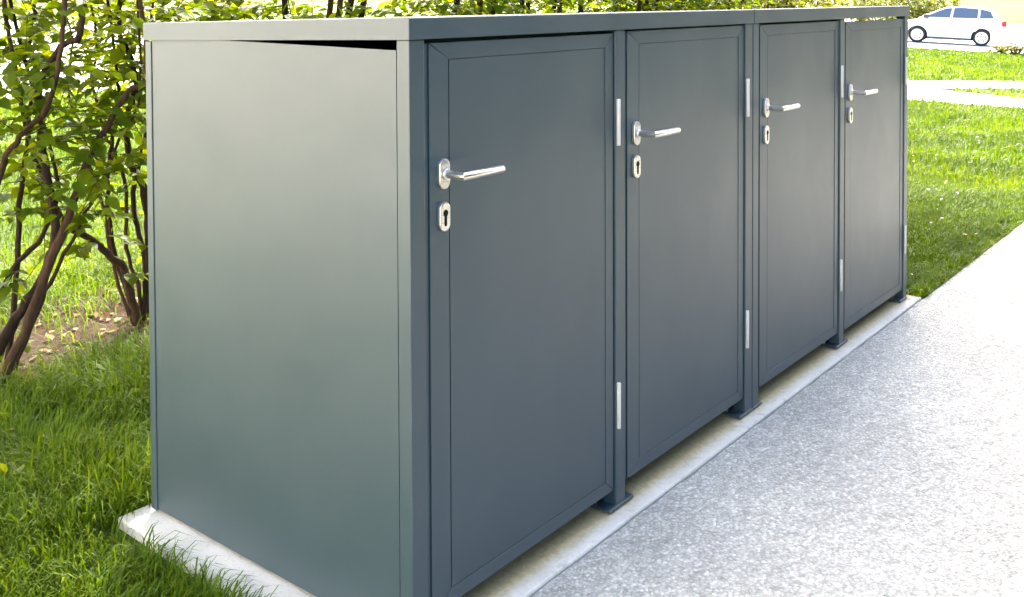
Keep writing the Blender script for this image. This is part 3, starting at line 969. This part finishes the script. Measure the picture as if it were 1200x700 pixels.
def quad_win(x0, z0, x1, z1, name):
    # glass across the car between two points of the cabin outline
    nx, nz = (z1-z0), -(x1-x0)
    l_ = math.hypot(nx, nz); nx, nz = nx/l_*.008, nz/l_*.008
    if x0 < .5: nx, nz = -abs(nx), abs(nz)
    else: nx, nz = abs(nx), abs(nz)
    mm = MB()
    w0, w1 = cabw(z0)-.06, cabw(z1)-.06
    a_ = [(x0+nx, -w0, z0+nz), (x0+nx, w0, z0+nz), (x1+nx, w1, z1+nz), (x1+nx, -w1, z1+nz)]
    b_ = [(x_-4*nx, y_, z_-4*nz) for x_, y_, z_ in a_]
    mm.add(a_+b_, [(0,1,2,3),(7,6,5,4),(0,4,5,1),(1,5,6,2),(2,6,7,3),(3,7,4,0)])
    mm.build(name, GLASSD, CAR)
quad_win(2.18, 1.005, 1.80, 1.19, 'windscreen')
quad_win(-.60, 1.05, -.56, 1.18, 'rear_window')
for xw in (0, WB):
    for s_ in (-1, 1):
        mm = MB()
        y0, y1 = s_*(HW-.20), s_*(HW-.012)
        ys = [y0, y0+(y1-y0)*.08, y0+(y1-y0)*.92, y1]
        mm.tube([(xw, y_, .315) for y_ in ys], [.285, .315, .315, .285], 32)
        wh = mm.build('wheel', RUBBER, CAR, 0, False)
        mm = MB()
        mm.tube([(xw, y1-s_*.02, .315), (xw, y1+s_*.004, .315), (xw, y1+s_*.010, .315)], [.225, .225, .205], 32)
        mm.build('rim', ALLOY, wh)
        for k in range(5):
            a_ = 2*math.pi*k/5+.3
            mm = MB()
            cx_, cz_ = xw+.14*math.cos(a_), .315+.14*math.sin(a_)
            mm.tube([(cx_, y1, cz_), (cx_, y1+s_*.012, cz_)], .028, 8)
            mm.build('rim_hole', GREYP, wh)
for s_ in (-1, 1):
    MB().box(WB+.60, WB+.84, s_*.80-.08, s_*.80+.075, .60, .72).build('headlight', CLEARL, CAR, .02)
    MB().box(-.83, -.66, s_*.78-.08, s_*.78+.088, .78, .98).build('tail_light', REDL, CAR, .02)
    MB().box(1.88, 2.08, s_*.93-.08, s_*.93+.08, .98, 1.12).build('wing_mirror', GREYP, CAR, .03)
    MB().box(.38, WB-.38, s_*.855-.02, s_*.855+.02, .20, .27).build('sill', GREYP, CAR, .01)
    for xh in (.36, 1.28):
        MB().box(xh, xh+.18, s_*.87-.012, s_*.87+.012, .86, .885).build('door_handle', CARW, CAR, .006)
MB().box(WB+.80, WB+.90, -.5, .5, .36, .50).build('grille', GREYP, CAR, .02)
MB().box(-.1, WB+.1, -.7, .7, .18, .5).build('underbody', BLACK, CAR)

# ------------------------------------------------------------------ shrubs and trees beyond the lawn
def bush(x_, y_, rx, ry, h, n_, label, ls=(.10, .18), m_=LEAFY, name='bush', zc=None):
    e_ = empty(name, (x_, y_, GZ+float(hz(x_, y_))))
    tag(e_, label, 'bush')
    t_ = fill_twigs(0, 0, h*.5, rx, ry, h*.52, n_, (.2*h, .4*h), zmin=.05)
    for k in range(6):
        a_ = 2*math.pi*k/6
        P = [Vector((0, 0, -.02)), Vector((rx*.3*math.cos(a_), ry*.3*math.sin(a_), h*.4)), Vector((rx*.6*math.cos(a_), ry*.6*math.sin(a_), h*.8))]
        stem(e_, P, .03, .01, BARK, .01)
    make_foliage('foliage', t_, e_, ls, 8, m_, BARK, .006)
p_ = at(1190, 60, 33.5)
bush(p_.x, p_.y, .5, .55, .45, 110, 'low yellow-green shrub on the lawn by the rear wheel of the white car', (.05, .10))
p_ = at(1170, 60, 34.0)
bush(p_.x+.3, p_.y, .35, .35, .30, 70, 'small rounded shrub on the verge behind the white car', (.05, .10))
c_ = at(1083, 8, 47)
bush(c_.x, c_.y, 1.6, 1.6, 2.1, 420, 'yellow-green bush behind the bonnet of the white car', (.12, .22))
c_ = at(1030, 6, 46)
bush(c_.x, c_.y, 2.4, 2.2, 2.6, 520, 'broad sunlit bush beyond the far end of the shelter', (.12, .22))

def tree(x_, y_, h, r, n_, label, m_=LEAF, group='trees beyond the road', low=.62):
    e_ = empty('tree', (x_, y_, GZ+float(hz(x_, y_))))
    tag(e_, label, 'tree', group)
    P = [Vector((0, 0, -.05)), Vector((.1, .05, h*.3)), Vector((0, .1, h*.62)), Vector((.1, 0, h*.9))]
    stem(e_, P, .22, .05, BARK2, .01, 'trunk')
    for k in range(6):
        a_ = 2*math.pi*k/6+rng.uniform(-.3, .3)
        b_ = P[1].lerp(P[2], k/6)
        stem(e_, [b_, b_+Vector((math.cos(a_)*r*.4, math.sin(a_)*r*.4, h*.14)), b_+Vector((math.cos(a_)*r*.75, math.sin(a_)*r*.75, h*.26))], .08, .02, BARK2, .01, 'limb')
    t_ = []
    for k in range(16):
        v_ = rvec(1)[0]
        t_ += fill_twigs(v_[0]*r*.6, v_[1]*r*.6, h*low+v_[2]*h*.24, r*.5, r*.5, h*.16, n_//16, (.5, 1.0))
    make_foliage('crown', t_, e_, (.2, .34), 8, m_, BARK2, .012)
for i, (px_, dd, h, r) in enumerate(((1010, 62, 8, 3.6), (1120, 70, 9, 4.0), (1215, 52, 8, 3.8), (1300, 66, 9, 4))):
    c_ = at(px_, 10, dd)
    tree(c_.x, c_.y, h, r, 520, 'leafy tree standing beyond the pale road')

# dense tall hedge added out of view across the footpath to darken the doors
DARKLEAF = m_leafy('dark_blocker_leaf', (.012, .028, .008), (.022, .045, .010), (.040, .070, .014), .2, .6, 1.0)
proto = None
for i, x_ in enumerate(np.arange(-.6, 19, 1.75)):
    e_ = empty('blocker_bush', (x_, -4.1+.12*math.sin(i*2.1), GZ))
    tag(e_, 'tall dark bush added out of view across the footpath to darken the shelter doors', 'bush', 'added hedge blocking light from the doors')
    if proto is None:
        proto = e_
        for k in range(4):
            a_ = 1.57*k+.5
            stem(e_, [Vector((.08*math.cos(a_), .08*math.sin(a_), -.03)), Vector((.3*math.cos(a_), .3*math.sin(a_), 1.6)), Vector((.4*math.cos(a_), .4*math.sin(a_), 3.8))], .05, .015, BARK2)
        t_ = fill_twigs(0, 0, 1.2, 1.05, .85, 1.2, 420, (.25, .5), zmin=.08)+fill_twigs(0, 0, 3.2, 1.05, .85, 1.5, 480, (.25, .5))
        make_foliage('foliage', t_, e_, (.12, .2), 9, DARKLEAF, BARK2, .004, False)
    else:
        e_.rotation_euler = (0, 0, i*1.9)
        for ch in proto.children:
            c_ = ch.copy(); C.objects.link(c_); c_.parent = e_

# unseen cream building added to bounce warm light onto the end panel
HS = empty('reflector_house', (-7.8, 7.0, GZ))
tag(HS, 'unseen cream building with rows of windows, added to bounce light onto the shelter end', 'reflector_house')
CREAM = m_simple('cream_render', (.80, .74, .63), .9, 0, .2, .05, 3)
ROOFM = m_simple('red_roof_tile', (.22, .08, .05), .85, 0, .2, .2, 9)
FRAME = m_simple('white_window_frame', (.75, .75, .74), .5)
MB().box(-8, 0, -9, 9, 0, 8.5).build('wall', CREAM, HS, .02)
MB().prism([(-8.5, 8.5), (.5, 8.5), (-4, 11)], -9.4, 9.4, 'y').build('roof', ROOFM, HS)
for zf in (1.2, 3.9, 6.5):
    for yy in (-7.2, -4.3, -1.4, 1.5, 4.4, 7.2):
        f_ = MB().box(-.02, .05, yy-.6, yy+.6, zf, zf+1.3).build('window', FRAME, HS, .01)
        for q in (-.29, .29):
            MB().box(.045, .056, yy+q-.24, yy+q+.24, zf+.08, zf+1.22).build('pane', GLASSD, f_)
